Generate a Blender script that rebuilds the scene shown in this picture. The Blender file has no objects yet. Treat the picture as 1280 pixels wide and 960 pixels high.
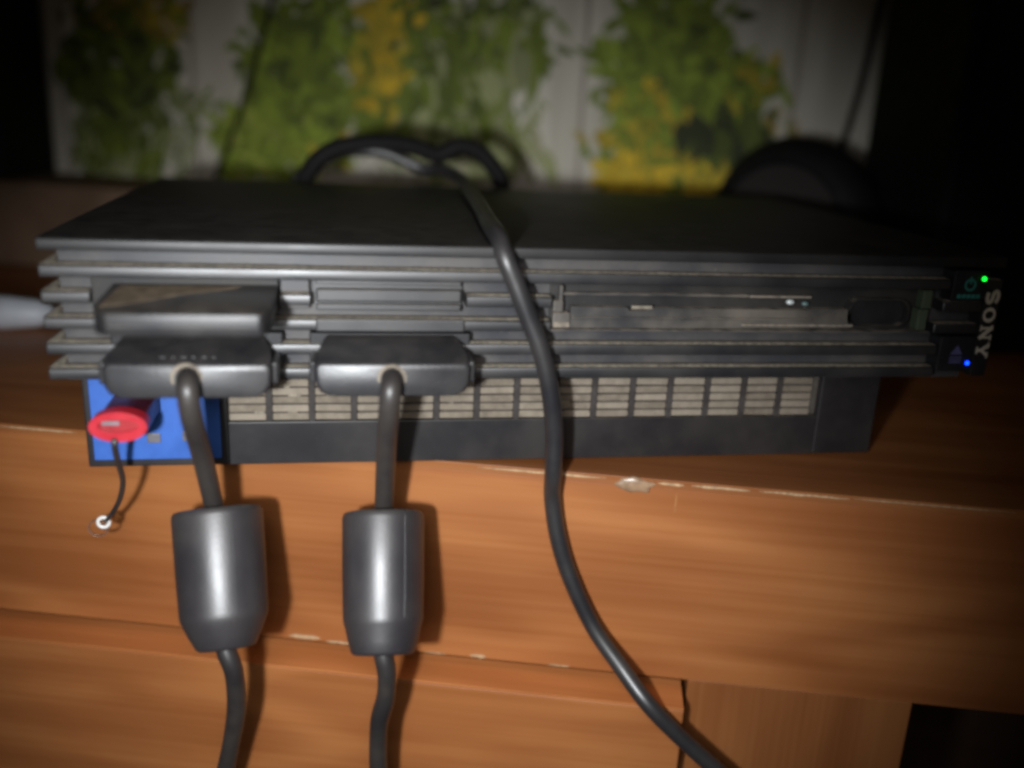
import bpy, bmesh, math, random
from mathutils import Vector, Matrix

random.seed(7)
MM = 0.001
sc = bpy.context.scene
COL = sc.collection

# ------------------------------------------------------------------ camera
# frame of the place (mm): X along the console front, Y away from the viewer, Z up,
# z = 0 is the top of the wooden stand, y = 0 the front of the console's ribs.
cam_d = bpy.data.cameras.new('camera')
cam = bpy.data.objects.new('camera', cam_d)
COL.objects.link(cam)
RT = Vector((0.98468, -0.16764, 0.04792))
UP = Vector((0.00455, 0.29943, 0.95411))
FW = Vector((0.17430, 0.93927, -0.29561))
CP = Vector((-65.65, -273.6, 119.26)) * MM
m = Matrix((RT, UP, -FW)).transposed().to_4x4()
m.translation = CP
cam.matrix_world = m
cam_d.sensor_width = 36.0
cam_d.lens = 36.0 * 1157.5 / 1280.0
cam_d.clip_start = 0.005
cam_d.clip_end = 20.0
cam_d.dof.use_dof = True
cam_d.dof.focus_distance = 0.305
cam_d.dof.aperture_fstop = 3.8
sc.camera = cam

# ------------------------------------------------------------------ world and light
world = bpy.data.worlds.new('World')
sc.world = world
world.use_nodes = True
bg = world.node_tree.nodes['Background']
bg.inputs[0].default_value = (0.9, 0.72, 0.55, 1)
bg.inputs[1].default_value = 0.02

# the small white phone flash, held left of and below the lens
fl = bpy.data.lights.new('flash', 'SPOT')
fl.energy = 5.3
fl.color = (0.93, 0.97, 1.0)
fl.shadow_soft_size = 0.008
fl.spot_size = math.radians(69)
fl.spot_blend = 0.9
flash = bpy.data.objects.new('flash', fl)
COL.objects.link(flash)
flash.location = CP + RT * (-0.052) + UP * (-0.020)
aim = Vector((-54, 0, -6)) * MM
flash.rotation_euler = (aim - flash.location).to_track_quat('-Z', 'Y').to_euler()

# added soft fill spot near the lens, no real source, lifts the shadows
fb = bpy.data.lights.new('added_fill', 'SPOT')
fb.energy = 1.8
fb.color = (1.0, 0.95, 0.93)
fb.shadow_soft_size = 0.07
fb.spot_size = math.radians(72)
fb.spot_blend = 1.0
fill_spot = bpy.data.objects.new('added_fill', fb)
COL.objects.link(fill_spot)
fill_spot.location = CP + RT * (-0.02) - FW * 0.03 + UP * 0.02
fill_spot.rotation_euler = (aim - fill_spot.location).to_track_quat('-Z', 'Y').to_euler()

sc.view_settings.view_transform = 'Standard'
sc.view_settings.look = 'None'
sc.view_settings.exposure = 0.0
sc.view_settings.gamma = 1.0
sc.view_settings.use_curve_mapping = False
sc.render.engine = 'CYCLES'
sc.cycles.use_denoising = True
sc.cycles.pixel_filter_type = 'GAUSSIAN'
sc.cycles.filter_width = 3.8
sc.cycles.max_bounces = 5
sc.cycles.use_adaptive_sampling = True
sc.cycles.adaptive_threshold = 0.015
sc.cycles.caustics_reflective = False
sc.cycles.caustics_refractive = False


# ------------------------------------------------------------------ material helpers
class NT:
    def __init__(s, name):
        s.mat = bpy.data.materials.new(name)
        s.mat.use_nodes = True
        s.t = s.mat.node_tree
        s.b = s.t.nodes['Principled BSDF']

    def n(s, typ, **kw):
        nd = s.t.nodes.new(typ)
        for k, v in kw.items():
            if k.startswith('i_'):
                key = k[2:]
                nd.inputs[int(key) if key.isdigit() else key.replace('_', ' ')].default_value = v
            else:
                setattr(nd, k, v)
        return nd

    def l(s, a, b):
        s.t.links.new(a, b)

    def coord(s, scale=(1, 1, 1), src='Object'):
        tc = s.n('ShaderNodeTexCoord')
        mp = s.n('ShaderNodeMapping')
        mp.inputs['Scale'].default_value = scale
        s.l(tc.outputs[src], mp.inputs['Vector'])
        return mp.outputs['Vector']

    def noise(s, vec, scale, detail=3, rough=.55):
        nd = s.n('ShaderNodeTexNoise')
        nd.inputs['Scale'].default_value = scale
        nd.inputs['Detail'].default_value = detail
        nd.inputs['Roughness'].default_value = rough
        s.l(vec, nd.inputs['Vector'])
        return nd.outputs['Fac']

    def math(s, op, a, b=None, clamp=False):
        nd = s.n('ShaderNodeMath', operation=op)
        nd.use_clamp = clamp
        for i, x in enumerate((a, b)):
            if x is None:
                continue
            if isinstance(x, (int, float)):
                nd.inputs[i].default_value = x
            else:
                s.l(x, nd.inputs[i])
        return nd.outputs[0]

    def rng(s, v, a, b, c=0.0, d=1.0):
        nd = s.n('ShaderNodeMapRange')
        nd.interpolation_type = 'SMOOTHSTEP'
        s.l(v, nd.inputs['Value'])
        for k, x in zip(('From Min', 'From Max', 'To Min', 'To Max'), (a, b, c, d)):
            nd.inputs[k].default_value = x
        return nd.outputs['Result']

    def mix(s, fac, a, b):
        nd = s.n('ShaderNodeMix', data_type='RGBA')
        if isinstance(fac, (int, float)):
            nd.inputs['Factor'].default_value = fac
        else:
            s.l(fac, nd.inputs['Factor'])
        for k, x in (('A', a), ('B', b)):
            sock = [i for i in nd.inputs if i.name == k and i.type == 'RGBA'][0]
            if isinstance(x, tuple):
                sock.default_value = x + (1,) if len(x) == 3 else x
            else:
                s.l(x, sock)
        return [o for o in nd.outputs if o.type == 'RGBA'][0]

    def ramp(s, v, stops):
        nd = s.n('ShaderNodeValToRGB')
        e = nd.color_ramp.elements
        while len(e) < len(stops):
            e.new(0.5)
        for el, (p, c) in zip(e, stops):
            el.position = p
            el.color = c + (1,)
        s.l(v, nd.inputs[0])
        return nd.outputs[0]

    def bump(s, h, strength, dist):
        nd = s.n('ShaderNodeBump')
        nd.inputs['Strength'].default_value = strength
        nd.inputs['Distance'].default_value = dist
        s.l(h, nd.inputs['Height'])
        s.l(nd.outputs[0], s.b.inputs['Normal'])


DUST = (0.34, 0.285, 0.22)


def plastic(name, col, rough=.42, film=.12, settle=.6, grain=.25, spec=.5, speck=.4, gs=2600, gd=.00006):
    """moulded plastic: a thin uneven film of dust, more of it lying on upward faces, pale specks"""
    k = NT(name)
    v = k.coord()
    big = k.noise(v, 45, 4)
    fine = k.noise(v, 900, 3)
    geo = k.n('ShaderNodeNewGeometry')
    sep = k.n('ShaderNodeSeparateXYZ')
    k.l(geo.outputs['Normal'], sep.inputs[0])
    up = k.rng(sep.outputs['Z'], .55, .95)
    d1 = k.math('MULTIPLY', k.rng(big, .3, .75), film)
    d2 = k.math('MULTIPLY', k.math('MULTIPLY', up, k.rng(k.noise(v, 160, 4), .28, .62)), settle)
    sp = k.math('MULTIPLY', k.rng(fine, .68, .76), speck)
    d = k.math('ADD', k.math('ADD', d1, d2), sp, True)
    k.l(k.mix(d, col, DUST), k.b.inputs['Base Color'])
    r = k.math('ADD', k.math('MULTIPLY', d, .4), k.math('ADD', k.math('MULTIPLY', big, .18), rough - .09), True)
    k.l(r, k.b.inputs['Roughness'])
    k.b.inputs['Specular IOR Level'].default_value = spec
    k.bump(k.noise(v, gs, 2), grain, gd)
    return k.mat


def wood(name, along, seed=0.0, tint=1.0):
    """orange-brown laminate, grain running along axis 0/1/2"""
    k = NT(name)
    tc = k.n('ShaderNodeTexCoord')
    ad = k.n('ShaderNodeVectorMath', operation='ADD')
    ad.inputs[1].default_value = (seed, seed * .7, seed * .3)
    k.l(tc.outputs['Object'], ad.inputs[0])

    def sc_(a, c):
        mp = k.n('ShaderNodeMapping')
        s3 = [c, c, c]
        s3[along] = a
        mp.inputs['Scale'].default_value = s3
        k.l(ad.outputs[0], mp.inputs['Vector'])
        return mp.outputs['Vector']
    warp = k.noise(sc_(5.5, 17), 1.0, 2, .4)
    warp2 = k.noise(sc_(9, 60), 1.0, 3, .5)
    ph = k.math('ADD', k.math('MULTIPLY', warp, 30), k.math('MULTIPLY', warp2, 5))
    ring = k.math('ADD', k.math('MULTIPLY', k.math('SINE', ph), .5), .5)
    streak = k.noise(sc_(4, 420), 1.0, 4, .6)
    pores = k.noise(sc_(28, 1500), 1.0, 2, .6)
    broad = k.noise(sc_(2.2, 26), 1.0, 2, .5)
    f = k.math('ADD', k.math('MULTIPLY', ring, .17),
               k.math('ADD', k.math('MULTIPLY', streak, .24), k.math('MULTIPLY', broad, .58)))
    f = k.math('SUBTRACT', f, k.math('MULTIPLY', k.rng(pores, .6, .75), .09))
    c = k.ramp(f, [(.32, (.26 * tint, .085 * tint, .024 * tint)), (.48, (.335 * tint, .119 * tint, .036 * tint)),
                   (.60, (.395 * tint, .150 * tint, .047 * tint)), (.78, (.45 * tint, .185 * tint, .063 * tint))])
    k.l(c, k.b.inputs['Base Color'])
    k.l(k.rng(streak, .3, .7, .42, .55), k.b.inputs['Roughness'])
    k.b.inputs['Specular IOR Level'].default_value = .35
    k.bump(pores, .15, .00008)
    return k.mat


def simple(name, col, rough=.5, metal=0.0, var=.15, scale=120, spec=.5, trans=0.0, emis=None, strength=0.0):
    k = NT(name)
    v = k.coord()
    n = k.noise(v, scale, 4)
    dark = tuple(c * (1 - var) for c in col)
    lite = tuple(min(1, c * (1 + var)) for c in col)
    k.l(k.mix(k.rng(n, .3, .7), dark, lite), k.b.inputs['Base Color'])
    k.l(k.rng(n, .3, .7, max(.02, rough - .06), rough + .06), k.b.inputs['Roughness'])
    k.b.inputs['Metallic'].default_value = metal
    k.b.inputs['Specular IOR Level'].default_value = spec
    k.b.inputs['Transmission Weight'].default_value = trans
    if emis:
        k.b.inputs['Emission Color'].default_value = emis + (1,)
        k.b.inputs['Emission Strength'].default_value = strength
    return k.mat


M = {}
M['shell'] = plastic('console_plastic', (.011, .0115, .014), .42, .05, .25, .1, spec=.9, speck=.2)
M['top'] = plastic('console_top_plastic', (.011, .011, .012), .45, .03, .04, .1, speck=.1)
M['core'] = plastic('console_core_plastic', (.038, .039, .045), .42, .18, .8, .1, speck=.25)
M['base'] = plastic('console_base_plastic', (.013, .012, .014), .45, .05, .15, .15, speck=.15)
M['cavity'] = plastic('tray_cavity', (.008, .008, .009), .6, .08, .4)
M['tray'] = plastic('disc_tray_plastic', (.03, .03, .032), .5, .40, .7)
M['card'] = plastic('memory_card_plastic', (.013, .013, .015), .40, .05, .12, .4, speck=.25)
M['plug'] = plastic('plug_plastic', (.018, .018, .021), .40, .05, .05, .4, spec=.7, speck=.15, gs=1500, gd=.00012)
M['cable'] = plastic('cable_rubber', (.018, .016, .017), .42, .08, .06, .2, spec=.8, speck=.1)
M['cord'] = plastic('cord_rubber', (.016, .016, .019), .40, .06, .05, .05, spec=.9, speck=.08)
M['ferrite'] = plastic('ferrite_plastic', (.022, .020, .023), .45, .05, .05, .45, spec=1.0, speck=.12, gs=1500, gd=.00010)
M['ridge'] = simple('settled_dust', (.25, .22, .175), .95, var=.3, scale=700, spec=.1)
M['vent_bar'] = simple('dusty_bar', (.042, .036, .034), .7, var=.3, scale=200, spec=.3)
M['grime'] = simple('grille_grime', (.085, .072, .06), .85, var=.2)
M['dust'] = simple('caked_dust', (.21, .18, .145), .95, var=.25, scale=500, spec=.1)
_k = NT('dusty_vent_slat')
_oi = _k.n('ShaderNodeObjectInfo')
_v = _k.coord()
_add = _k.n('ShaderNodeVectorMath', operation='ADD')
_cmb = _k.n('ShaderNodeCombineXYZ')
_k.l(_k.math('MULTIPLY', _oi.outputs['Random'], 7.0), _cmb.inputs[0])
_k.l(_v, _add.inputs[0])
_k.l(_cmb.outputs[0], _add.inputs[1])
_n = _k.noise(_add.outputs[0], 260, 5, .65)
_f = _k.math('ADD', _k.math('MULTIPLY', _n, .8), _k.math('MULTIPLY', _oi.outputs['Random'], .28))
_k.l(_k.ramp(_f, [(.22, (.12, .100, .078)), (.45, (.20, .168, .130)), (.75, (.28, .238, .188))]), _k.b.inputs['Base Color'])
_k.b.inputs['Roughness'].default_value = .95
_k.b.inputs['Specular IOR Level'].default_value = .1
_k.bump(_k.noise(_add.outputs[0], 900, 4, .7), .8, .0003)
M['vent'] = _k.mat
M['blue'] = simple('blue_port_panel', (.03, .11, .42), .5, var=.12, scale=90)
M['red'] = simple('red_drive_plastic', (.45, .022, .035), .35, var=.08, scale=150)
M['darkred'] = simple('smoky_red_plastic', (.07, .012, .02), .4)
M['steel'] = simple('bare_metal', (.16, .15, .16), .45, metal=.3)
M['port'] = simple('port_black', (.012, .012, .014), .55)
M['white'] = simple('white_plastic', (.62, .66, .72), .45, var=.05)
M['eyelet'] = simple('white_eyelet', (.75, .73, .70), .3, var=.05)
M['clear'] = simple('clear_bead', (.62, .50, .42), .25, trans=.9)
M['black'] = simple('matt_black', (.007, .0075, .007), .7, spec=.25)
M['speaker'] = simple('speaker_black', (.010, .009, .009), .7, spec=.2)
M['speaker_face'] = simple('speaker_grille', (.032, .028, .026), .8, spec=.2, scale=700)
M['block'] = simple('block_brown', (.21, .135, .088), .7, var=.2, scale=25, spec=.2)
M['wood_front'] = wood('wood_front', 0, 1.3)
M['wood_drawer'] = wood('wood_drawer', 0, 7.9)
M['wood_strip'] = wood('wood_strip', 0, 3.3, 1.35)
M['wood_top'] = wood('wood_top', 0, 2.6, .8)
M['wood_panel'] = wood('wood_panel', 2, 5.2, .75)
M['raw'] = simple('raw_chipboard', (.46, .31, .18), .9, var=.25, scale=900, spec=.1)
M['dusty_edge'] = simple('dusty_drawer_edge', (.40, .18, .068), .6, var=.10, scale=60, spec=.15)
M['glue'] = simple('dried_glue', (.30, .19, .115), .3, var=.2, scale=300)
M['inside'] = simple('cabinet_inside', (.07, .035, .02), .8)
M['letter'] = simple('silver_lettering', (.75, .69, .56), .5)
M['button'] = simple('button_black', (.014, .015, .018), .35)
M['led_g'] = simple('green_led', (.02, .5, .05), .3, emis=(.004, 1.0, .03), strength=5.0)
M['led_b'] = simple('blue_led', (.01, .08, .6), .3, emis=(.002, .035, 1.0), strength=7.0)
M['mark_g'] = simple('led_tint_marking_g', (.04, .26, .22), .5)  # printed marks; the green LED's light is put into their colour
M['mark_b'] = simple('led_tint_marking_b', (.10, .10, .24), .5)  # printed symbol with the blue LED's tint painted in
M['green_bar'] = simple('green_led_reflection', (.05, .07, .04), .7)  # LED reflection painted as a dull green


# ------------------------------------------------------------------ geometry helpers
def orig(p):
    v = Vector((0, 0, 0))
    while p is not None:
        v = v + p.location
        p = p.parent
    return v


def obj(name, bm, mat, parent=None, local=False, smooth=False):
    """bmesh in mm (world frame, or the parent's own frame with local=True) -> one mesh object"""
    me = bpy.data.meshes.new(name)
    bmesh.ops.scale(bm, vec=(MM, MM, MM), verts=bm.verts)
    if parent is not None and not local:
        bmesh.ops.translate(bm, vec=-orig(parent), verts=bm.verts)
    bmesh.ops.recalc_face_normals(bm, faces=bm.faces)
    if smooth:
        for f in bm.faces:
            f.smooth = True
    bm.to_mesh(me)
    bm.free()
    me.materials.append(M[mat] if isinstance(mat, str) else mat)
    if smooth:
        try:
            me.set_sharp_from_angle(angle=math.radians(40))
        except Exception:
            pass
    o = bpy.data.objects.new(name, me)
    COL.objects.link(o)
    o.parent = parent
    return o


def thing(name, label, cat, loc, group=None, rotz=0.0):
    o = bpy.data.objects.new(name, None)
    o.empty_display_size = .01
    COL.objects.link(o)
    o.location = Vector(loc) * MM
    o.rotation_euler = (0, 0, rotz)
    o['label'] = label
    o['category'] = cat
    if group:
        o['group'] = group
    return o


def box(bm, x0, x1, y0, y1, z0, z1, bev=0.0, seg=2):
    mt = Matrix.Translation(((x0 + x1) / 2, (y0 + y1) / 2, (z0 + z1) / 2)) @ Matrix.Diagonal((x1 - x0, y1 - y0, z1 - z0, 1))
    r = bmesh.ops.create_cube(bm, size=1.0, matrix=mt)
    if bev > 0:
        vs = set(r['verts'])
        es = [e for e in bm.edges if e.verts[0] in vs and e.verts[1] in vs]
        bmesh.ops.bevel(bm, geom=es, offset=bev, segments=seg, profile=.5, affect='EDGES')
    return bm


def nb():
    return bmesh.new()


def catmull(pts, n=10):
    P = [Vector(p) for p in pts]
    P = [2 * P[0] - P[1]] + P + [2 * P[-1] - P[-2]]
    out = []
    for i in range(1, len(P) - 2):
        a, b, c, d = P[i - 1:i + 3]
        for k in range(n):
            t = k / n
            out.append(.5 * ((2 * b) + (c - a) * t + (2 * a - 5 * b + 4 * c - d) * t * t + (3 * b - a - 3 * c + d) * t ** 3))
    out.append(P[-2])
    return out


def tube(bm, pts, rad, n=14, steps=10, flat=1.0):
    C = catmull(pts, steps)
    up = Vector((0.3, 1, .1)).normalized()
    rings = []
    for i, p in enumerate(C):
        t = (C[min(i + 1, len(C) - 1)] - C[max(i - 1, 0)]).normalized()
        a = t.cross(up)
        if a.length < 1e-4:
            a = t.cross(Vector((1, 0, 0)))
        a.normalize()
        b = a.cross(t).normalized()
        up = b
        r = rad(i / (len(C) - 1)) if callable(rad) else rad
        rings.append([bm.verts.new(p + (a * math.cos(2 * math.pi * k / n) + b * flat * math.sin(2 * math.pi * k / n)) * r) for k in range(n)])
    for A, B in zip(rings, rings[1:]):
        for k in range(n):
            bm.faces.new((A[k], A[(k + 1) % n], B[(k + 1) % n], B[k]))
    bm.faces.new(rings[0])
    bm.faces.new(rings[-1])
    return bm


def lathe(bm, p0, p1, prof, n=40):
    """prof: (distance along the axis in mm, radius)"""
    p0, p1 = Vector(p0), Vector(p1)
    t = (p1 - p0).normalized()
    a = t.orthogonal().normalized()
    b = t.cross(a)
    rings = []
    for d, r in prof:
        c = p0 + t * d
        rings.append([bm.verts.new(c + (a * math.cos(2 * math.pi * k / n) + b * math.sin(2 * math.pi * k / n)) * max(r, .01)) for k in range(n)])
    for A, B in zip(rings, rings[1:]):
        for k in range(n):
            bm.faces.new((A[k], A[(k + 1) % n], B[(k + 1) % n], B[k]))
    bm.faces.new(rings[0])
    bm.faces.new(rings[-1])
    return bm


def prism(bm, outline, y0, y1):
    """outline: (x, z) polygon extruded in depth from y0 to y1"""
    A = [bm.verts.new((x, y0, z)) for x, z in outline]
    B = [bm.verts.new((x, y1, z)) for x, z in outline]
    n = len(A)
    bm.faces.new(A)
    bm.faces.new(B[::-1])
    for k in range(n):
        bm.faces.new((A[k], B[k], B[(k + 1) % n], A[(k + 1) % n]))
    return bm


def rrect(x0, x1, z0, z1, r, seg=6):
    out = []
    for cx, cz, a0 in ((x1 - r, z1 - r, 0), (x0 + r, z1 - r, 90), (x0 + r, z0 + r, 180), (x1 - r, z0 + r, 270)):
        for k in range(seg + 1):
            a = math.radians(a0 + 90 * k / seg)
            out.append((cx + r * math.cos(a), cz + r * math.sin(a)))
    return out


def ring_prism(bm, outer, inner, y0, y1):
    n = len(outer)
    V = [[bm.verts.new((x, y, z)) for x, z in o] for o in (outer, inner) for y in (y0, y1)]
    o0, o1, i0, i1 = V
    for k in range(n):
        j = (k + 1) % n
        bm.faces.new((o0[k], o0[j], i0[j], i0[k]))
        bm.faces.new((o1[k], i1[k], i1[j], o1[j]))
        bm.faces.new((o0[k], o1[k], o1[j], o0[j]))
        bm.faces.new((i0[k], i0[j], i1[j], i1[k]))
    return bm


# ------------------------------------------------------------------ the wooden stand
YAW = -0.2755
stand = thing('wooden_stand', 'orange-brown wooden stand with a chipped front edge and a drawer, under the console', 'stand', (0, 9.08, 0), rotz=YAW)
obj('top_board', box(nb(), -430, 430, -.3, 345, -3.2, 0, .15), 'wood_top', stand, True)
obj('front_board', box(nb(), -430, 430, 0, 17, -75.7, -3.22, .12), 'wood_front', stand, True)
dr = obj('drawer_front', box(nb(), -430, 53.2, -13.5, 4, -330, -79, .6), 'wood_drawer', stand, True)
obj('top_edge', box(nb(), -430, 53.0, -13.2, 3.6, -78.96, -78.4, .05), 'wood_strip', dr, True)
obj('divider_panel', box(nb(), 55.2, 133, .6, 18, -330, -75.9, .5), 'wood_panel', stand, True)
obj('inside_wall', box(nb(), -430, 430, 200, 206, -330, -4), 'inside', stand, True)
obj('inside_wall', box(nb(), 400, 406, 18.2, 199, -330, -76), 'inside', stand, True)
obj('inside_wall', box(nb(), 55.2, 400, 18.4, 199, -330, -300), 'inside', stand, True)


def chip(x0, x1, zc, h, mat='raw', rnd=None, yf=-.75, depth=1.0):
    rnd = rnd or random
    n = max(5, int((x1 - x0) / 2.2))
    up, lo = [], []
    for k in range(n + 1):
        x = x0 + (x1 - x0) * k / n
        e = min(1, 4 * min(k, n - k) / n + .12)
        up.append((x, zc + h * .5 * e * rnd.uniform(.6, 1.0)))
        lo.append((x, zc - h * .5 * e * rnd.uniform(.45, 1.2)))
    return prism(nb(), up + lo[::-1], yf, yf + depth)


rc = random.Random(3)
for x0, x1, zc, h in ((-23, 20.5, -1.0, .75), (37.5, 46.2, -1.2, 1.0), (48.6, 68, -1.1, .95), (70.5, 100, -1.0, .8), (101, 152, -.8, .45),
                      (-196, -166, -1.0, .7)):
    obj('edge_chip', chip(x0, x1, zc, h, rnd=rc), 'raw', stand, True)
for x0, x1, zc, h in ((-91, -79, -74.4, 2.0), (-77, -66, -75.2, 1.0), (-23.5, -17.5, -74.9, 1.5), (-40, -32, -75.4, .5), (5, 13, -75.3, .6)):
    obj('edge_chip', chip(x0, x1, zc, h, rnd=rc, yf=-.15), 'raw', stand, True)
b = nb()
bmesh.ops.create_icosphere(b, subdivisions=3, radius=1)
for v in b.verts:
    v.co = Vector((30 + v.co.x * 6.4, -.3 + v.co.y * 1.1, -2.6 + v.co.z * 2.7)) + Vector((math.sin(v.co.z * 5), 0, math.sin(v.co.x * 6 + 1) * .35))
obj('glue_blob', b, 'glue', stand, True, True)
obj('scratch', chip(43.8, 44.3, -8, 9, rnd=rc, yf=-.1, depth=.3), 'dusty_edge', stand, True)

# ------------------------------------------------------------------ the papered wall
wall_o = bpy.data.objects.new('wall', None)
COL.objects.link(wall_o)
wall_o.location = Vector((0, 9.08, 0)) * MM
wall_o.rotation_euler = (0, 0, YAW)
wall_o['kind'] = 'structure'
wall_o['label'] = 'pale wallpaper printed with white boards and hanging green and yellow foliage'
k = NT('wallpaper_boards')
v = k.coord((9, 9, 1.3))
gr = k.noise(v, 6, 4)
vf = k.noise(k.coord((40, 40, 3)), 4, 3)
cl = k.mix(k.rng(gr, .3, .7), (.66, .61, .50), (.84, .79, .67))
cl = k.mix(k.math('MULTIPLY', k.rng(vf, .55, .75), .25), cl, (.36, .33, .30))
sx = k.n('ShaderNodeSeparateXYZ')
k.l(k.coord(), sx.inputs[0])
# printed board joints
acc = None
for s0, w in ((-366, 2.5), (-273, 2.4), (-209, 2.0), (-141, 1.6), (-74, 1.6), (-8, 2.6), (58, 1.8), (127, 2.2), (196, 2.2), (262, 2.2)):
    dd = k.math('ABSOLUTE', k.math('SUBTRACT', sx.outputs['X'], s0 * MM))
    ln = k.rng(dd, 0.0, w * MM, 1.0, 0.0)
    acc = ln if acc is None else k.math('MAXIMUM', acc, ln)
cl = k.mix(k.math('MULTIPLY', acc, .8), cl, (.24, .18, .15))
k.l(cl, k.b.inputs['Base Color'])
k.b.inputs['Roughness'].default_value = .75
M['paper'] = k.mat
obj('wallpaper', box(nb(), -650, 650, 346, 356, -330, 560), 'paper', wall_o, True)

# the printed foliage: one flat print of many small leaves
k = NT('printed_foliage')
at = k.n('ShaderNodeAttribute', attribute_name='ink')
k.l(at.outputs['Color'], k.b.inputs['Base Color'])
k.b.inputs['Roughness'].default_value = .75
M['ink'] = k.mat
G1, G2, G3, G4 = (.20, .26, .028), (.29, .38, .04), (.11, .145, .022), (.42, .46, .08)
Y1, Y2, Y3 = (.78, .52, .03), (.56, .42, .035), (.40, .26, .04)
GD, DK = (.36, .38, .17), (.045, .055, .016)
rl = random.Random(11)
bmf = nb()
ink = bmf.loops.layers.float_color.new('ink')
lay = [0]


def leaf(s, z, ln, wd, ang, col):
    lay[0] += 1
    y = 345.7 - .3 - (lay[0] % 400) * .0012
    ca, sa = math.cos(ang), math.sin(ang)
    pts = ((0, 0), (.3, .5), (.65, .42), (1, 0), (.65, -.42), (.3, -.5))
    vs = [bmf.verts.new((s + (u * ln) * ca - (w * wd) * sa, y, z + (u * ln) * sa + (w * wd) * ca)) for u, w in pts]
    f = bmf.faces.new(vs)
    q = rl.uniform(.75, 1.25)
    for lp in f.loops:
        lp[ink] = (col[0] * q, col[1] * q, col[2] * q, 1)


def cluster(s, z, rs, rz, n, cols, ln=11, wd=4.5, ang=None, spread=3.2):
    for _ in range(n):
        a = rl.uniform(0, 6.283)
        q = math.sqrt(rl.random()) * rl.uniform(.75, 1.12)
        an = rl.uniform(0, 6.283) if ang is None else math.radians(ang) + rl.uniform(-spread, spread) * .3
        leaf(s + math.cos(a) * q * rs, z + math.sin(a) * q * rz, ln * rl.uniform(.6, 1.4), wd * rl.uniform(.6, 1.4), an, rl.choice(cols))


def strand(s, z, length, n, cols, ln=9, wd=3.2):
    for i in range(n):
        t = i / n
        leaf(s + math.sin(t * 5 + s) * 4 + rl.uniform(-4, 4) * (1 - .5 * t), z - length * t, ln * (1.15 - .6 * t) * rl.uniform(.7, 1.2),
             wd * rl.uniform(.7, 1.2), math.radians(-90) + rl.uniform(-1.1, 1.1), rl.choice(cols))


# the paler washes of the print, under the drawn leaves
for _s, _z, _rs, _rz, _n, _c in ((-325, 135, 42, 46, 70, (G3, G1, G3)), (-330, 85, 34, 22, 40, (GD, G1, G3)), (-196, 130, 44, 50, 90, (G1, G3, G2)), (-225, 86, 34, 20, 45, (G2, G4, G1)),
                                 (-140, 135, 20, 42, 44, (Y2, G1, G1)), (-100, 140, 46, 40, 80, (G3, G1, GD)), (-60, 150, 30, 34, 50, (G1, GD)), (-80, 96, 50, 22, 50, (GD, GD, (.5, .48, .3))),
                                 (45, 170, 30, 26, 50, (G1, G2)), (55, 132, 50, 24, 80, (G2, G1, G1)), (60, 100, 48, 20, 70, (G1, G3, Y2)), (50, 78, 42, 12, 50, (Y2, G1, Y1)), (86, 112, 28, 12, 30, (DK, G3))):
    cluster(_s, _z, _rs, _rz, _n, _c, 24, 9, ang=-90, spread=1.6)
# left clump
cluster(-325, 128, 38, 40, 230, (G3, G3, G1, G3, DK), 13, 6)
cluster(-335, 170, 30, 22, 60, (Y3, G3, G1), 11, 5)
cluster(-296, 164, 26, 16, 60, (Y3, Y2, G1, Y3), 10, 5)
for q in range(13):
    strand(-356 + q * 6.6, 110 + rl.uniform(-15, 10), rl.uniform(40, 66), 26, (G3, G1, G3, GD))
cluster(-268, 104, 12, 8, 12, (G1, GD), 8, 3)
# middle clump
cluster(-238, 88, 22, 18, 80, (G2, G1, G4), 12, 5)
cluster(-196, 132, 40, 48, 300, (G1, G3, G1, G2), 13, 5.5)
cluster(-208, 80, 26, 20, 70, (G2, G1, G4), 11, 4.5)
cluster(-186, 78, 26, 14, 36, (G1, G2, Y2), 10, 4)
cluster(-140, 140, 20, 40, 170, (Y2, Y1, G1, Y2, Y2), 13, 6)
cluster(-104, 152, 44, 34, 260, (G3, G1, G3, G1, DK), 12, 5)
cluster(-62, 158, 34, 30, 150, (G3, G1, GD, G3), 12, 5)
cluster(-84, 112, 34, 24, 60, (GD, G1, GD), 9, 3.4)
for q in range(15):
    strand(-165 + q * 8.8, 128 + rl.uniform(-15, 12), rl.uniform(40, 74), 22, (G1, GD, G3, GD), 8, 2.8)
for q in range(7):
    strand(-246 + q * 9, 90 + rl.uniform(-8, 8), rl.uniform(20, 36), 14, (G2, G4, G1), 8, 3)
# right clump
cluster(45, 172, 34, 26, 160, (G1, G2, G3, G1), 13, 5.5)
cluster(55, 134, 52, 24, 300, (G2, G1, G1, G3, G2), 14, 5.5)
cluster(8, 144, 12, 9, 22, (G2, G1), 15, 5, ang=125)
cluster(100, 134, 22, 12, 70, (G1, Y2, Y2, G2), 11, 4.5)
cluster(26, 112, 20, 14, 80, (G1, G2, Y2), 12, 5)
cluster(84, 112, 34, 16, 170, (DK, G3, DK, DK, G3), 12, 6)
cluster(42, 124, 8, 12, 18, (Y2, Y1), 11, 4)
cluster(118, 104, 12, 20, 24, (Y3, GD), 9, 3)
cluster(28, 88, 28, 16, 90, (G1, G2, Y2), 12, 5)
cluster(24, 74, 26, 9, 60, (Y1, Y2, Y1), 11, 6)
cluster(60, 82, 28, 12, 80, (Y1, G1, Y2, G3), 12, 6)
cluster(74, 90, 15, 9, 26, (Y1, Y1, Y2), 13, 8)
cluster(92, 92, 10, 10, 20, (Y1, Y1), 13, 8)
cluster(66, 70, 40, 10, 60, (G1, G3, Y2), 11, 5)
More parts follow.
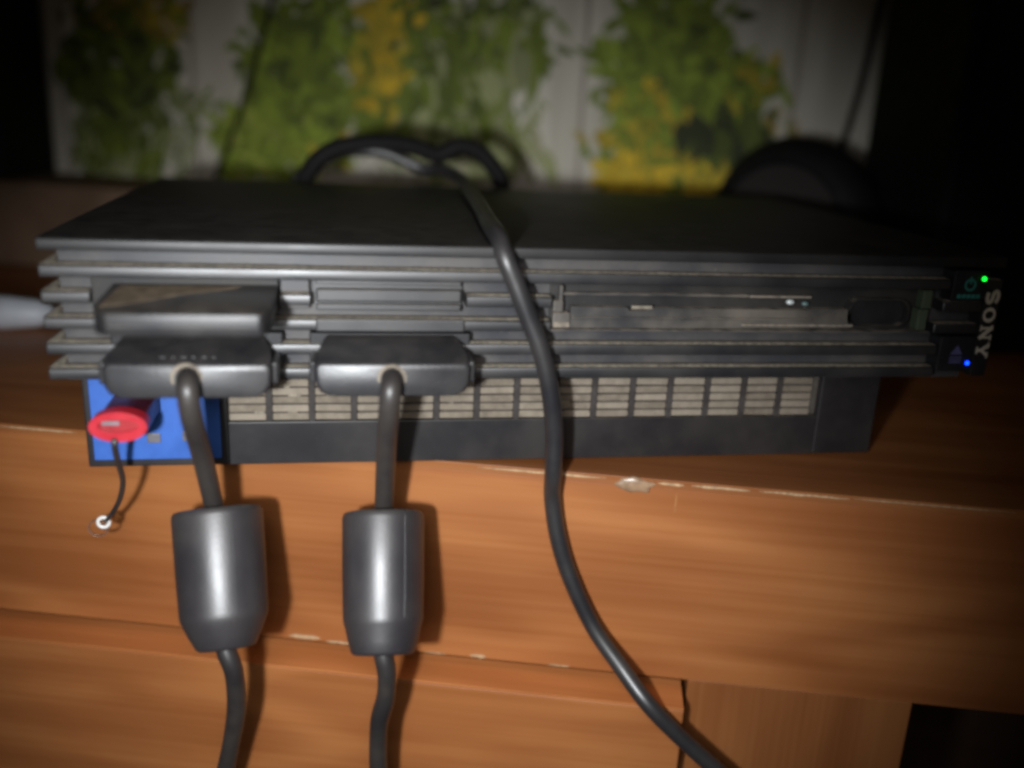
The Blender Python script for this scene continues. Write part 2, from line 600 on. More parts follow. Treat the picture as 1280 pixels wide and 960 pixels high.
# far beyond both edges of the picture the print goes on
cluster(330, 130, 60, 60, 200, (G1, G2, G3, Y2), 13, 5.5)
cluster(-480, 130, 60, 60, 200, (G1, G3, G2, Y3), 13, 5.5)
for _s, _n in ((-325, 3), (-150, 4), (40, 3)):
    for q in range(_n):
        cluster(_s + q * 34, 225 + rl.uniform(-10, 25), 36, 30, 90, (G1, G3, G2, Y2), 13, 5.5)
fo = obj('foliage_print', bmf, 'ink', wall_o, True)
fo['kind'] = 'stuff'

# ------------------------------------------------------------------ things behind the console
t = thing('wooden_block', 'brown wooden block on the stand behind the console on the left', 'wooden block', (0, 9.08, 0), rotz=YAW)
obj('block_body', box(nb(), -470, -262, 268, 340, 0.2, 50, 1.2), 'block', t, True)
obj('top_slab', box(nb(), -472, -258, 264, 341, 50.2, 53.2, .6), 'block', t, True)
t = thing('black_cabinet', 'tall matt black cabinet standing on the brown block at far left', 'cabinet', (0, 9.08, 0), rotz=YAW)
obj('cabinet_body', box(nb(), -470, -371, 278, 336, 53.4, 420, 2), 'black', t, True)
obj('front_trim', box(nb(), -466, -375, 276.4, 277.9, 58, 416, .5), 'speaker', t, True)
t = thing('black_cabinet', 'large matt black cabinet at right, beside and behind the console', 'cabinet', (229, 150, 0))
obj('cabinet_body', box(nb(), 229, 490, 154, 236, 0.3, 470, 4), 'black', t)
obj('front_trim', box(nb(), 235, 484, 152.4, 153.9, 8, 462, .6), 'black', t)

t = thing('round_speaker', 'black round drum-shaped speaker lying behind the right rear corner of the console', 'speaker', (190, 226, 0))
ax0 = Vector((177, 226, 54))
axd = Vector((.80, .60, 0)).normalized()
p1 = ax0 + axd * 90
obj('speaker_body', lathe(nb(), ax0, p1, [(3, 36), (0, 38), (1, 43), (5, 48), (12, 51.5), (24, 51), (40, 46), (52, 38), (60, 26), (64, 10), (65, 1)], 48), 'speaker', t, smooth=True)
obj('speaker_face', lathe(nb(), ax0, p1, [(-.6, 1), (-.6, 33), (.2, 36.5), (3, 37)], 48), 'speaker_face', t, smooth=True)


def cable_thing(name, label, pts, rad, mat, cat='cable', group=None, steps=10, base=None, part='cable_sheath'):
    o = obj(name, tube(nb(), pts, rad, 14, steps), mat, None, smooth=True)
    o['label'] = label
    o['category'] = cat
    if group:
        o['group'] = group
    return o


def stp(s, t_, z):
    c, sn = math.cos(YAW), math.sin(YAW)
    return (s * c - t_ * sn, 9.08 + s * sn + t_ * c, z)


cable_thing('thin_cable', 'thin grey cable hanging down the wallpaper behind the left of the console',
            [stp(-206, 341, 300), stp(-209, 341, 230), stp(-215, 341, 172), stp(-228, 341, 130), stp(-240, 341, 98), stp(-255, 341, 62), stp(-268, 339, 30), stp(-285, 325, 3)],
            1.7, 'speaker', group='thin cables on the wallpaper')
cable_thing('thin_cable', 'thin dark cable hanging down the wallpaper beside the black right-hand cabinet',
            [stp(180, 341, 300), stp(176, 341, 230), stp(170, 341, 186), stp(166, 341, 140), stp(160, 341, 98), stp(152, 338, 60), stp(146, 330, 3)],
            2.2, 'speaker', group='thin cables on the wallpaper')
cable_thing('black_loop', 'thick black loop arching behind the console top',
            [(-92, 205, 40), (-88, 203, 70), (-81, 200, 84), (-71, 199, 91), (-58, 199, 94), (-44, 200, 94.6), (-31, 201, 93), (-21, 202, 90),
             (-10, 202, 94.5), (-1, 202, 92.5), (6, 202, 86.5), (12, 203, 77), (16, 206, 50), (18, 208, 20), (30, 215, 4)], 4.4, 'speaker')  # dull black arc rising behind the console's rear edge

# white plug on the stand, left
t = thing('white_plug', 'white plastic plug with a cable lying on the stand left of the console', 'plug', (-240, 199, 0))
a0, a1 = Vector((-330, 201, 9)), Vector((-205, 199, 7.4))
obj('plug_body', lathe(nb(), Vector((-300, 200.5, 9.2)), a1, [(0, 6), (1, 8.2), (4, 9), (40, 9), (72, 8.2), (86, 6.6), (92, 4.2), (93, 2.6)], 32), 'white', t, smooth=True)
obj('cable_sheath', tube(nb(), [(-209, 199, 7.4), (-200, 200, 5.5), (-188, 204, 3), (-170, 212, 2.2), (-140, 222, 2.2)], 2.1), 'white', t, smooth=True)
obj('grip_ring', lathe(nb(), Vector((-262, 199.9, 8.6)), a1, [(0, 9.05), (.3, 9.5), (2, 9.5), (2.3, 9.05)], 32), 'white', t, smooth=True)

# ------------------------------------------------------------------ the game console
W = 150.5
ZT, P, LIP = 76.2, 7.525, 3.5
con = thing('game_console', 'black ribbed game console covered in dust, lying flat on the wooden stand', 'game console', (0, 90, 0))

b = nb()
box(b, -W + 3.6, W - 5.4, 6.2, 178, 33.2, ZT - LIP - .02)
obj('slab_core', b, 'core', con)
# ribs: each one a thin plate with its openings left free
zr = [ZT - P * i for i in range(6)]


def lip(x0, x1, yb, z0, z1):
    """a rib: front face leaning back a little, rounded upper and lower edges"""
    prof = [(yb, z1), (1.0, z1), (.5, z1 - .1), (.2, z1 - .36), (.08, z1 - .7), (0, z0 + .5), (.1, z0 + .18), (.4, z0), (yb, z0)]
    bm = nb()
    ends = [[bm.verts.new((x, y + e, z)) for y, z in prof] for x, e in ((x0, .3), (x0 + .3, 0), (x1 - .3, 0), (x1, .3))]
    for A, B in zip(ends, ends[1:]):
        for k_ in range(len(prof)):
            j_ = (k_ + 1) % len(prof)
            bm.faces.new((A[k_], A[j_], B[j_], B[k_]))
    bm.faces.new(ends[0])
    bm.faces.new(ends[-1])
    return bm


TR0, TR1 = -3.5, 127.5        # disc tray bay
obj('top_shell', lip(-W, W, 182, ZT - LIP, ZT), 'top', con, smooth=True)


def ridge(x0, x1, z, corner, seed, y0=.55, h=.62):
    """dust drifted along the front edge of a ledge, banked against the inner corner"""
    rg = random.Random(seed)
    n = max(6, int((x1 - x0) / 1.6))
    bm = nb()
    rows = []
    hh = h * .7
    for k_ in range(n + 1):
        hh += (h * rg.uniform(.35, 1.15) - hh) * .35
        x = x0 + (x1 - x0) * k_ / n
        e = .25 if k_ in (0, n) else 1
        rows.append([bm.verts.new(q) for q in ((x, y0 + rg.uniform(-.06, .12), z - .03), (x, y0 + .95 + hh * .6, z + hh * e), (x, y0 + 3.6, z + .12), (x, y0 + 3.6, z - .05))])
    for A, B in zip(rows, rows[1:]):
        for k_ in range(4):
            j_ = (k_ + 1) % 4
            bm.faces.new((A[k_], A[j_], B[j_], B[k_]))
    bm.faces.new(rows[0])
    bm.faces.new(rows[-1])
    if corner:
        a_ = [bm.verts.new(q) for q in ((x0 - .2, .7, z - .02), (x0 + 3.4, 1.2, z - .02), (x0 + 3.4, 8.5, z + 2.6), (x0 + 1.6, 8.5, z + .6))]
        b_ = [bm.verts.new((v_.co.x, v_.co.y + .8, z - .06)) for v_ in a_]
        bm.faces.new(a_)
        bm.faces.new(b_[::-1])
        for k_ in range(4):
            j_ = (k_ + 1) % 4
            bm.faces.new((a_[k_], b_[k_], b_[j_], a_[j_]))
    return bm


segs = {1: ((-W, 131.4), (144.6, W)), 2: ((-W, -137.5), (-85.5, -76.4), (-30.2, TR0), (TR1 + 2.5, 144.4)),
        3: ((-W, TR0), (TR1 + .5, 144.4)), 4: ((-W, 130.6),), 5: ((-W, 130.6),)}
for i in range(1, 6):
    for x0, x1 in segs[i]:
        yb = 176 if abs(x0 + W) < .1 else 14
        rb_ = obj('rib', lip(x0, x1, yb, zr[i] - LIP, zr[i]), 'shell', con, smooth=True)
        obj('dust_ridge', ridge(x0 + .4, x1 - .4, zr[i], abs(x0 + W) < .1, 31 * i + int(x1)), 'ridge', rb_, smooth=True)
# blocks that close the recesses beside the slots
obj('slot_frame', box(nb(), -85.2, -76.8, 2.6, 9, 56.2, 65.0, .3), 'core', con)
# closed slot door
door = obj('card_slot_door', prism(nb(), [(-75.2, 55.4), (-31.3, 55.4), (-31.3, 65.2), (-75.2, 65.2)], 3.6, 9), 'shell', con)
obj('door_flap', box(nb(), -74.9, -31.6, .2, 3.5, 58.8, 62.6, .6), 'shell', door)
obj('door_rail', box(nb(), -74.9, -31.6, 1.5, 3.5, 56.0, 57.9, .4), 'shell', door)
obj('door_rail', box(nb(), -74.9, -31.6, 2.2, 3.5, 63.6, 65.0, .3), 'shell', door)
# front plates round the two plug sockets
obj('socket_plate', box(nb(), -75, -30.5, -.7, 5, 49.9, 53.8, .5), 'shell', con)
for x0 in (-132.2, -76):
    obj('plug_socket', box(nb(), x0 - 1, x0 + 47.5, .6, 5.6, 34.9, 49.2, .5), 'port', con)
obj('card_slot', box(nb(), -137.4, -85.6, 1.6, 6.1, 55.4, 65.2, .4), 'cavity', con)

# disc tray bay: an open, broken bay with the bare tray inside
bay = obj('disc_tray_bay', box(nb(), TR0 + .2, TR1 - .2, 5.6, 6.1, 50.4, 65.2), 'cavity', con)
obj('bay_floor', box(nb(), TR0 + .2, TR1 - .2, .5, 5.5, 49.9, 50.6, .2), 'core', bay)
tray = obj('disc_tray', prism(nb(), [(3, 51), (20, 51), (60, 51.1), (99, 51.4), (97.5, 57.6), (83, 57.8), (82.6, 57.3), (28, 57.5), (27.5, 56.6), (22, 56.5), (21.4, 57.6), (3, 57.7)], 2.2, 5.4), 'tray', con)
obj('tray_ledge', box(nb(), 3, 84, .9, 2.1, 54.0, 54.7, .15), 'tray', tray)
obj('tray_ledge', box(nb(), 60, 99, 1.2, 2.1, 52.0, 52.8, .15), 'dust', tray)
obj('catch', box(nb(), 22.5, 29.5, 1.4, 2.1, 57.2, 58.4, .3), 'dust', tray)
obj('guide_rail', box(nb(), -.5, 62, 2.6, 5.2, 61.2, 62.0, .2), 'tray', bay)
obj('guide_rail', box(nb(), 62.5, 84, 3.0, 5.2, 61.0, 61.8, .2), 'dust', bay)
b = nb()
box(b, -2.8, 3, 1.4, 5.2, 51.0, 55.8, .6)
box(b, -2.8, .6, 1.8, 5.0, 55.9, 59.6, .5)
box(b, -1.0, .2, 1.6, 4.6, 59.7, 64.4, .3)
obj('broken_corner', b, 'tray', bay)
obj('dust_clump', box(nb(), -2.4, 2.6, 1.0, 1.35, 51.3, 53.0, .15), 'dust', bay)
for x_, z_, r_, col_ in ((76.5, 59.8, 1.15, (.8, .85, .85)), (81.8, 59.3, 1.0, (.14, .22, .21))):  # glints of small shiny pieces, their brightness put into the colour
    b = nb()
    bmesh.ops.create_uvsphere(b, u_segments=14, v_segments=8, radius=r_, matrix=Matrix.Translation((x_, 3.0, z_)) @ Matrix.Diagonal((1.25, 1, .8, 1)))
    obj('clip_glint', b, simple('clip_glint_%d' % int(x_), col_, .3, metal=.2), bay, smooth=True)
obj('finger_recess', ring_prism(nb(), rrect(97, 119.5, 51.3, 61.4, 4.2), rrect(98.0, 118.5, 52.1, 60.8, 3.7), 2.2, 5.3), 'cavity', bay)
obj('recess_back', prism(nb(), rrect(98.1, 118.4, 52.2, 60.7, 3.6), 4.6, 5.2), 'port', bay)
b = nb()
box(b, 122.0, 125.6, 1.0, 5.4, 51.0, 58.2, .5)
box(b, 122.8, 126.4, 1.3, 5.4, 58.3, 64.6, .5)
obj('led_reflection_bar', b, 'green_bar', bay)  # bar added and coloured for the LED's reflection in the tray side
# right end bar with lettering, buttons
endbar = obj('end_bar', box(nb(), 144.5, W - .15, -.35, 14, 35.4, zr[1] - LIP - .15, .4), 'base', con)
pw = obj('power_button', box(nb(), 131.6, 144.3, -.8, 6, 61.6, 71.9, .5), 'button', con)
b = nb()
oc = rrect(135.6, 139.8, 65.0, 69.2, 2.05)
ic = rrect(136.3, 139.1, 65.7, 68.5, 1.35)
ring_prism(b, oc, ic, -1.0, -.79)
box(b, 137.4, 138.0, -1.02, -.81, 67.4, 69.8)
obj('power_symbol', b, 'mark_g', pw)
b = nb()
for q in range(5):
    box(b, 133.6 + q * 1.75, 134.9 + q * 1.75, -1.0, -.79, 62.6, 63.9)
obj('button_marking', b, 'mark_g', pw)
b = nb()
bmesh.ops.create_uvsphere(b, u_segments=16, v_segments=10, radius=.62, matrix=Matrix.Translation((142.4, -.9, 69.2)))
obj('green_led', b, 'led_g', pw, smooth=True)
ej = obj('eject_button', box(nb(), 130.9, 144.3, -.8, 6, 37.2, 49.4, .5), 'button', con)
b = nb()
prism(b, [(135.2, 43.2), (139.6, 43.2), (137.4, 46.4)], -1.0, -.79)
for q in range(3):
    box(b, 135.2, 139.6, -1.0, -.79, 40.2 + q * .9, 40.7 + q * .9)
obj('eject_symbol', b, 'mark_b', ej)
b = nb()
bmesh.ops.create_uvsphere(b, u_segments=16, v_segments=10, radius=.62, matrix=Matrix.Translation((142.2, -.9, 40.2)))
obj('blue_led', b, 'led_b', ej, smooth=True)

# SONY, reading downward: u runs down (-z), v runs towards +x
LH, LW = 4.5, 5.0
lcnt = [0]


def stroke(bm, pts, wd, u0):
    for (ua, va), (ub, vb) in zip(pts, pts[1:]):
        lcnt[0] += 1
        d = Vector((ub - ua, vb - va))
        n_ = Vector((-d.y, d.x)).normalized() * wd / 2
        q = [(ua + n_.x, va + n_.y), (ub + n_.x, vb + n_.y), (ub - n_.x, vb - n_.y), (ua - n_.x, va - n_.y)]
        prism(bm, [(144.95 + v_, 65.6 - (u0 + u_)) for u_, v_ in q], -.62 - .006 * (lcnt[0] % 12), -.3)


H, Wd = LH, LW
letters = []
s_pts = [(Wd * (.5 + .40 * math.cos(a)), H * (.73 + .22 * math.sin(a))) for a in [math.radians(x) for x in range(15, 271, 32)]]
s_pts += [(Wd * (.5 + .42 * math.cos(a)), H * (.28 + .23 * math.sin(a))) for a in [math.radians(x) for x in range(90, -166, -32)]]
bl = nb()
stroke(bl, s_pts, 1.15, 0)
letters.append(bl)
bl = nb()
o_ = [(144.95 + H * (.5 + .5 * math.sin(a)), 65.6 - (6.2 + Wd * (.5 + .52 * math.cos(a)))) for a in [2 * math.pi * k_ / 28 for k_ in range(28)]]
i_ = [(144.95 + H * (.5 + .36 * math.sin(a)), 65.6 - (6.2 + Wd * (.5 + .27 * math.cos(a)))) for a in [2 * math.pi * k_ / 28 for k_ in range(28)]]
ring_prism(bl, o_, i_, -.62, -.3)
letters.append(bl)
bl = nb()
stroke(bl, [(.9, 0), (.9, H)], .85, 12.4)
stroke(bl, [(.6, H - .1), (Wd - .5, .1)], 1.25, 12.4)
stroke(bl, [(Wd - .9, 0), (Wd - .9, H)], .75, 12.4)
stroke(bl, [(-.1, .22), (1.9, .22)], .45, 12.4)
stroke(bl, [(-.1, H - .22), (1.5, H - .22)], .45, 12.4)
stroke(bl, [(Wd - 1.8, H - .22), (Wd + .1, H - .22)], .45, 12.4)
letters.append(bl)
bl = nb()
stroke(bl, [(.5, H), (Wd / 2, H * .42)], 1.15, 18.5)
stroke(bl, [(Wd - .5, H), (Wd / 2, H * .42)], .95, 18.5)
stroke(bl, [(Wd / 2, H * .5), (Wd / 2, 0)], 1.15, 18.5)
stroke(bl, [(Wd / 2 - 1.3, .22), (Wd / 2 + 1.3, .22)], .45, 18.5)
stroke(bl, [(-.3, H - .22), (1.9, H - .22)], .45, 18.5)
stroke(bl, [(Wd - 1.8, H - .22), (Wd + .3, H - .22)], .45, 18.5)
letters.append(bl)
for bl in letters:
    obj('letter', bl, 'letter', endbar)

# base with a real opening for the vent grille
BX0, BX1, BY = -147.0, 123.0, 16.7
VX0, VX1, VZ0, VZ1 = -103.6, 100.0, 15.4, 29.9
b = nb()
box(b, BX0, BX1, BY + 4, 172, .6, 33.0, 1.0)
obj('base_body', b, 'base', con)
b = nb()
box(b, BX0 + .3, VX0, BY, BY + 4.2, .8, 33.0, .6)
box(b, VX1, BX1 - .3, BY, BY + 4.2, .8, 33.0, .6)
box(b, VX0 + .02, VX1 - .02, BY + .02, BY + 4.2, .8, VZ0, .3)
box(b, VX0 + .02, VX1 - .02, BY + .02, BY + 4.2, VZ1, 33.0, .3)
obj('base_front', b, 'base', con)
gr_ = obj('vent_grille', box(nb(), VX0 - .5, VX1 + .5, BY + 2.6, BY + 3.8, VZ0 - .5, VZ1 + .5), 'grime', con)
pit = 13.47
b = nb()
for q in range(1, 15):
    xx = -103.0 + q * pit - 1.1
    box(b, xx - 1.0, xx + 1.0, BY + .25, BY + 2.5, VZ0 + .05, VZ1 - .05, .15)
obj('vent_bars', b, 'vent_bar', gr_)
# one slat mesh, shared
bs = nb()
box(bs, -5.7, 5.7, -.8, .8, -1.12, 1.12, .3)
bmesh.ops.scale(bs, vec=(MM, MM, MM), verts=bs.verts)
slat_me = []
for vr in range(4):
    b2 = bs.copy()
    rr = random.Random(vr)
    for vtx in b2.verts:
        vtx.co += Vector((rr.uniform(-.12, .12), rr.uniform(-.1, .1), rr.uniform(-.1, .1))) * MM
    me = bpy.data.meshes.new('slat')
    b2.to_mesh(me)
    b2.free()
    me.materials.append(M['vent'])
    slat_me.append(me)
bs.free()
og = orig(gr_)
# dust wadded between the slats here and there
bw_ = nb()
for q in range(8):
    c_, r__ = random.randrange(15), random.randrange(4)
    xa = -103.0 + c_ * pit + random.uniform(.2, 8)
    box(bw_, xa, xa + random.uniform(1.2, 4.5), BY + 1.0 + random.uniform(0, .5), BY + 2.2, VZ0 + 2.3 + r__ * 2.85, VZ0 + 3.5 + r__ * 2.85, .2, 1)
o_w = obj('dust_wads', bw_, 'ridge', gr_)
o_w['kind'] = 'stuff'
for c in range(15):
    for r_ in range(5):
        o = bpy.data.objects.new('slat', slat_me[random.randrange(4)])
        COL.objects.link(o)
        o.parent = gr_
        o.location = Vector((-103.0 + c * pit + 5.6, BY + 1.5, VZ0 + 1.5 + r_ * 2.85)) * MM - og
        o.rotation_euler = (random.uniform(-.06, .06), random.uniform(-.008, .008), 0)

pp = obj('port_panel', box(nb(), -144.6, -105.9, BY - .7, BY + .2, 3.4, 31.6, .3), 'blue', con)
for x0 in (-139.6,):
    u_ = obj('usb_port', ring_prism(nb(), rrect(x0, x0 + 12.0, 13.2, 20.8, .8), rrect(x0 + .8, x0 + 11.2, 14.0, 20.0, .5), BY - 1.3, BY - .6), 'port', pp)
    obj('port_opening', box(nb(), x0 + .9, x0 + 11.1, BY - .95, BY - .62, 14.1, 19.9), 'port', u_)
for x0, x1, z0, z1 in ((-128.3, -124.2, 9.2, 12.4), (-117.6, -113.8, 9.6, 13.0)):
    obj('metal_tab', box(nb(), x0, x1, BY - 1.3, BY - .65, z0, z1, .3), 'steel', pp)
for x0 in (-140, 108):
    obj('foot', box(nb(), x0, x0 + 12, 60, 76, 0.02, .75, .2), 'port', con)
    obj('foot', box(nb(), x0, x0 + 12, 150, 166, 0.02, .75, .2), 'port', con)

# ------------------------------------------------------------------ memory card
card = thing('memory_card', 'black dusty memory card sticking out of the slot above the left plug', 'memory card', (-108, -10, 56))
yf = -31.0
b = nb()
out = [(-131.5, 6.0), (-85.8, 6.0), (-85.8, -24), (-87.2, yf + .8), (-88.4, yf), (-126.5, yf), (-129.6, yf + 3), (-131.2, yf + 9)]
lo_ = [b.verts.new((x, y, 56.0 + .045 * max(0, y - yf) * .6)) for x, y in out]
hi_ = [b.verts.new((x, y, 61.9 + .045 * max(0, y - yf))) for x, y in out]
b.faces.new(lo_)
b.faces.new(hi_[::-1])
for k_ in range(len(out)):
    j_ = (k_ + 1) % len(out)
    b.faces.new((lo_[k_], hi_[k_], hi_[j_], lo_[j_]))
bmesh.ops.bevel(b, geom=list(b.edges), offset=.45, segments=2, profile=.5, affect='EDGES')
obj('card_body', b, 'card', card, smooth=True)
# wedge of thick dust left on its top where nothing has wiped it
b = nb()
ds = [(-129.2, -24), (-121, -19.5), (-110, -9.5), (-100, -4.5), (-96, -1.2), (-128.6, -1.2)]
top = [b.verts.new((x, y, 61.9 + .045 * (y - yf) + .16)) for x, y in ds]
bot = [b.verts.new((x, y, 61.9 + .045 * (y - yf) - .2)) for x, y in ds]
b.faces.new(top)
b.faces.new(bot[::-1])
for k_ in range(len(ds)):
    j_ = (k_ + 1) % len(ds)
    b.faces.new((bot[k_], bot[j_], top[j_], top[k_]))
obj('dust_patch', b, simple('card_dust', (.17, .13, .09), .95, var=.35, scale=350, spec=.1), card)
obj('grip_line', box(nb(), -126, -89, yf - .12, yf + .2, 58.6, 58.9, .05), 'core', card)

# ------------------------------------------------------------------ the two plugs with their cables and ferrite cores


def controller_cable(label, xc, hw, path_a, path_b, fr, f0, f1, hook, zt):
    root = thing('controller_cable', label, 'cable', (xc, -15, 35), 'controller cables plugged into the console')
    yfp = -15.2
    zb = zt - 9.6
    # plug: flat top, sides pulled in towards the console, rounded lower corners
    b = nb()
    sec = []
    for yy, w_, zz0, zz1 in ((4, hw - 2.6, zb + 4.0, zt + 4.9), (0, hw - 2.4, zb + 3.4, zt + 4.5), (-5, hw - .9, zb + 1.4, zt + 2.9), (-9, hw - .1, zb + .6, zt + 1.8), (yfp + .9, hw, zb, zt + .1), (yfp + .25, hw - .5, zb + .15, zt - .1), (yfp, hw - 1.0, zb + .7, zt - .5)):
        sec.append([b.verts.new((xc + x, yy, z)) for x, z in rrect(-w_, w_, zz0, zz1, 3.0, 5)] if False else
                   [b.verts.new((x, yy, z)) for x, z in
                    [(xc + w_ - 1.2, zz1), (xc - w_ + 1.2, zz1), (xc - w_ + .3, zz1 - .5), (xc - w_, zz1 - 1.8), (xc - w_ + .3, zz0 + 3.4), (xc - w_ + 1.6, zz0 + 1.2), (xc - w_ + 4, zz0 + .1),
                     (xc - w_ + 6, zz0), (xc + w_ - 6, zz0), (xc + w_ - 4, zz0 + .1), (xc + w_ - 1.6, zz0 + 1.2), (xc + w_ - .3, zz0 + 3.4), (xc + w_, zz1 - 1.8), (xc + w_ - .3, zz1 - .5)]])
    n = len(sec[0])
    for A, B in zip(sec, sec[1:]):
        for k_ in range(n):
            j_ = (k_ + 1) % n
            b.faces.new((A[k_], A[j_], B[j_], B[k_]))
    b.faces.new(sec[0])
    b.faces.new(sec[-1][::-1])
    for vtx in b.verts:
        if vtx.co.y < yfp + .95:
            vtx.co.y -= (zt - vtx.co.z) * .11
    pl = obj('plug', b, 'plug', root, smooth=True)
    # side wings
    for sg in (-1, 1):
        bw = nb()
        x_ = xc + sg * (hw - .2)
        box(bw, min(x_, x_ + sg * 1.9), max(x_, x_ + sg * 1.9), -12.5, -1, zb + 2.8, zt - .2, .8)
        obj('grip', bw, 'plug', pl)
    # dusty collar round the cable exit
    hx, hz = path_a[0][0], path_a[0][2]
    bc = nb()
    lathe(bc, Vector((hx, yfp + .6, hz - .4)), Vector((hx, yfp - 5, hz - .4)), [(0, 4.6), (.9, 4.5), (1.2, 4.1), (1.2, 3.4), (.2, 3.2)], 28)
    obj('collar', bc, 'dust', pl, smooth=True)
    obj('cable_sheath', tube(nb(), path_a, lambda q: 3.25 - .25 * min(1, q * 2), 16, 10), 'cable', root, smooth=True)
    obj('cable_sheath', tube(nb(), path_b, lambda q: 3.0 + .07 * math.sin(q * 23 + xc), 16, 10), 'cable', root, smooth=True)
    L = (Vector(f1) - Vector(f0)).length
    fe = obj('ferrite_core', lathe(nb(), f0, f1, [(.9, 3.0), (.3, 3.6), (0, fr * .86), (.25, fr * .94), (1.0, fr * .985), (2.2, fr), (L * .45, fr * .985), (L * .74, fr * .96), (L * .765, fr * .953), (L * .785, fr * .938),
                                                   (L * .81, fr * .908), (L * .90, fr * (.45 * .935 + .55 * hook)), (L * .975, fr * hook), (L * .992, fr * (hook - .03)), (L, fr * (hook - .08)), (L, fr * .3), (L - .6, 3.0)], 56), 'ferrite', root, smooth=True)
    # moulding seam
    d = (Vector(f1) - Vector(f0)).normalized()
    side = (Vector((.42, -.9, .0)) - d * d.dot(Vector((.42, -.9, 0)))).normalized()
    obj('moulding_seam', tube(nb(), [Vector(f0) + d * 2 + side * (fr * .998), Vector(f0) + d * (L * .4) + side * (fr * .988), Vector(f0) + d * (L * .75) + side * (fr * .957)], .16, 6, 6), 'ferrite', fe)
    return root, pl, zt


pa = [(-110.0, -12.5, 40.3), (-109.4, -17.5, 40.2), (-108.9, -20.8, 37.4), (-108.6, -18.4, 28.8), (-107.9, -8, 12.8), (-107.2, 1.5, -5.0), (-107.0, 3.4, -9.5), (-106.4, 2.4, -16)]
pb = [(-103.8, -10, -40), (-103.3, -14.6, -47), (-101.0, -15.6, -55.4), (-101.3, -11, -71), (-103.8, -5.5, -86.8), (-107.6, 0, -105.4), (-111.8, 4, -123.7), (-117, 8, -145)]
r1, pl1, z1 = controller_cable('black plug below the memory card, its cable and larger tilted ferrite core hanging at left', -109.6, 22.6, pa, pb, 13.9, (-106.4, 4.0, -8.8), (-102.8, -15.4, -46.8), .67, 44.0)
b = nb()
for q, (xx, w_) in enumerate(((-117.5, 1.6), (-114.3, .9), (-111.8, 1.5), (-108.9, 1.0), (-106.2, 1.4), (-103.4, .9))):
    box(b, xx, xx + w_, -11.9, -11.2, 44.9, 45.4, .04)
obj('embossing', b, 'plug', pl1)
pa = [(-53.1, -12.5, 39.9), (-53.3, -17.5, 39.8), (-53.8, -20.5, 36.6), (-54.2, -18.2, 28), (-54.5, -10, 11.0), (-54.6, -2.2, -6.2), (-54.7, -1.2, -9.6), (-54.9, -2, -15)]
pb = [(-55.2, -18, -40), (-55.3, -22, -46.6), (-54.2, -23.2, -53.6), (-54.4, -21.4, -63.8), (-56.2, -19, -74.3), (-56.5, -16, -87.7), (-56.0, -12, -105.4), (-55.8, -9, -121), (-55.5, -7, -144)]
r2, pl2, z2 = controller_cable('black plug under the closed slot door, its cable and upright ferrite core hanging at centre', -52.6, 22.4, pa, pb, 13.0, (-54.7, -1, -9.2), (-55.3, -23, -47.0), .77, 44.2)

# ------------------------------------------------------------------ cord over the console
cable_thing('long_cable', 'black cord running over the console top and down the front of the stand',
            [(-104, 212, 20), (-100, 208, 52), (-92, 204, 72), (-80, 200, 85), (-66, 199, 90.5), (-50, 199, 90.6), (-38, 198, 86.8), (-28, 196, 83.2), (-20, 190, 83.6), (-13.5, 176, 81.8), (-12.4, 150, 79.7),
             (-14.5, 110, 79.5), (-16.5, 75.2, 79.5), (-19, 40, 79.5), (-20.7, 14, 79.6), (-20.6, 1.5, 78.4), (-19.6, -4.2, 73.8), (-16.1, -5, 66), (-11.4, -5, 55), (-7.1, -5, 45),
             (-3.3, -4, 31.7), (-.7, -2, 17.6), (.2, -.5, 3.3), (1.5, 3.5, -8), (4.3, 3.2, -22.5), (9.2, 1.4, -37.2), (17.4, -2.8, -54.1), (26.0, -10, -65.5), (33.9, -19.2, -74.6), (45.3, -23.2, -86),
             (59.7, -27.4, -98.7), (74.2, -31.4, -111.6), (92, -37, -130)], lambda q: 2.95 + .05 * math.sin(q * 60), 'cord', cat='cord', steps=8)

# ------------------------------------------------------------------ USB drive with its loop and bead
us = thing('usb_drive', 'red oval USB flash drive plugged into the blue port panel, with a black strap', 'usb drive', (-131, 0, 17))


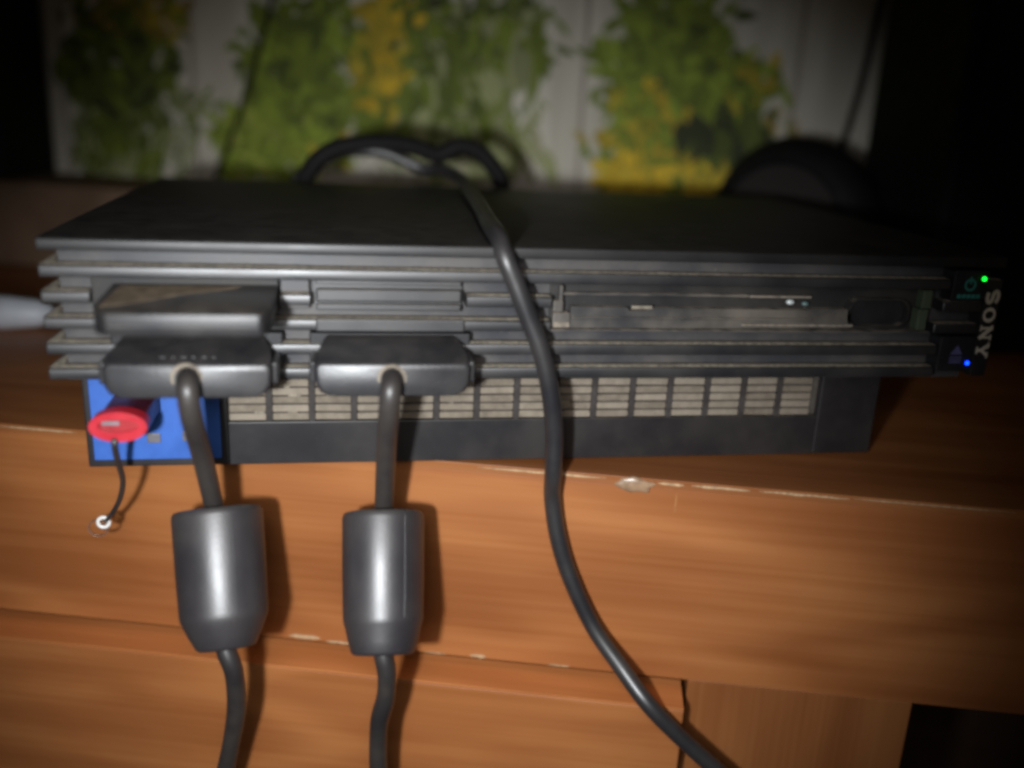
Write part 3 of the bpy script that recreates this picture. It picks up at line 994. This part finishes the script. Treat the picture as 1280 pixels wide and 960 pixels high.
def ell(cx, cz, a_, b_, n=28):
    return [(cx + a_ * math.cos(2 * math.pi * k_ / n), cz + b_ * math.sin(2 * math.pi * k_ / n)) for k_ in range(n)]


b = nb()
box(b, -136.6, -123.6, -5, 15.0, 19.8, 26.4, 1.0)
obj('drive_body', b, 'darkred', us)
cap = obj('red_end_cap', ring_prism(nb(), ell(-130.6, 23.7, 8.0, 4.55), ell(-130.4, 24.1, 5.6, 2.0), -9.6, -4.2), 'red', us, smooth=True)
obj('cap_rim', ring_prism(nb(), ell(-130.6, 23.7, 7.3, 3.9), ell(-130.4, 24.1, 5.8, 2.2), -10.1, -9.55), 'red', cap)
obj('cap_inset', prism(nb(), ell(-130.4, 24.1, 5.7, 2.1), -8.4, -4.6), simple('inset_red', (.30, .02, .025), .4), cap)
obj('slider', box(nb(), -135.2, -130.2, -8.9, -8.3, 23.9, 25.2, .25), simple('slider_grey', (.22, .17, .19), .45), cap)
strap = obj('strap', tube(nb(), [(-131.7, -8.6, 20.5), (-131.7, -10, 18.6), (-132.8, -4, 11.6), (-134.2, 6, 0.6), (-137.6, 14, -9.3), (-141.4, 19, -16.2), (-144.3, 22, -20.3)], lambda q: 1.0 - .25 * q, 10, 8), 'cord', us, smooth=True)
b = nb()
R0, r0 = 1.75, .62
V_ = []
for i in range(24):
    a = 2 * math.pi * i / 24
    V_.append([b.verts.new((-145.2 + (R0 + r0 * math.cos(2 * math.pi * k_ / 10)) * math.cos(a), 22.0 + r0 * math.sin(2 * math.pi * k_ / 10), -20.9 + (R0 + r0 * math.cos(2 * math.pi * k_ / 10)) * math.sin(a))) for k_ in range(10)])
for i in range(24):
    for k_ in range(10):
        b.faces.new((V_[i][k_], V_[i][(k_ + 1) % 10], V_[(i + 1) % 24][(k_ + 1) % 10], V_[(i + 1) % 24][k_]))
obj('eyelet', b, 'eyelet', strap, smooth=True)
obj('bead', ring_prism(nb(), ell(-147.6, -24.0, 3.3, 3.2), ell(-147.6, -24.0, 2.7, 2.6), 24, 24.6), 'clear', strap, smooth=True)
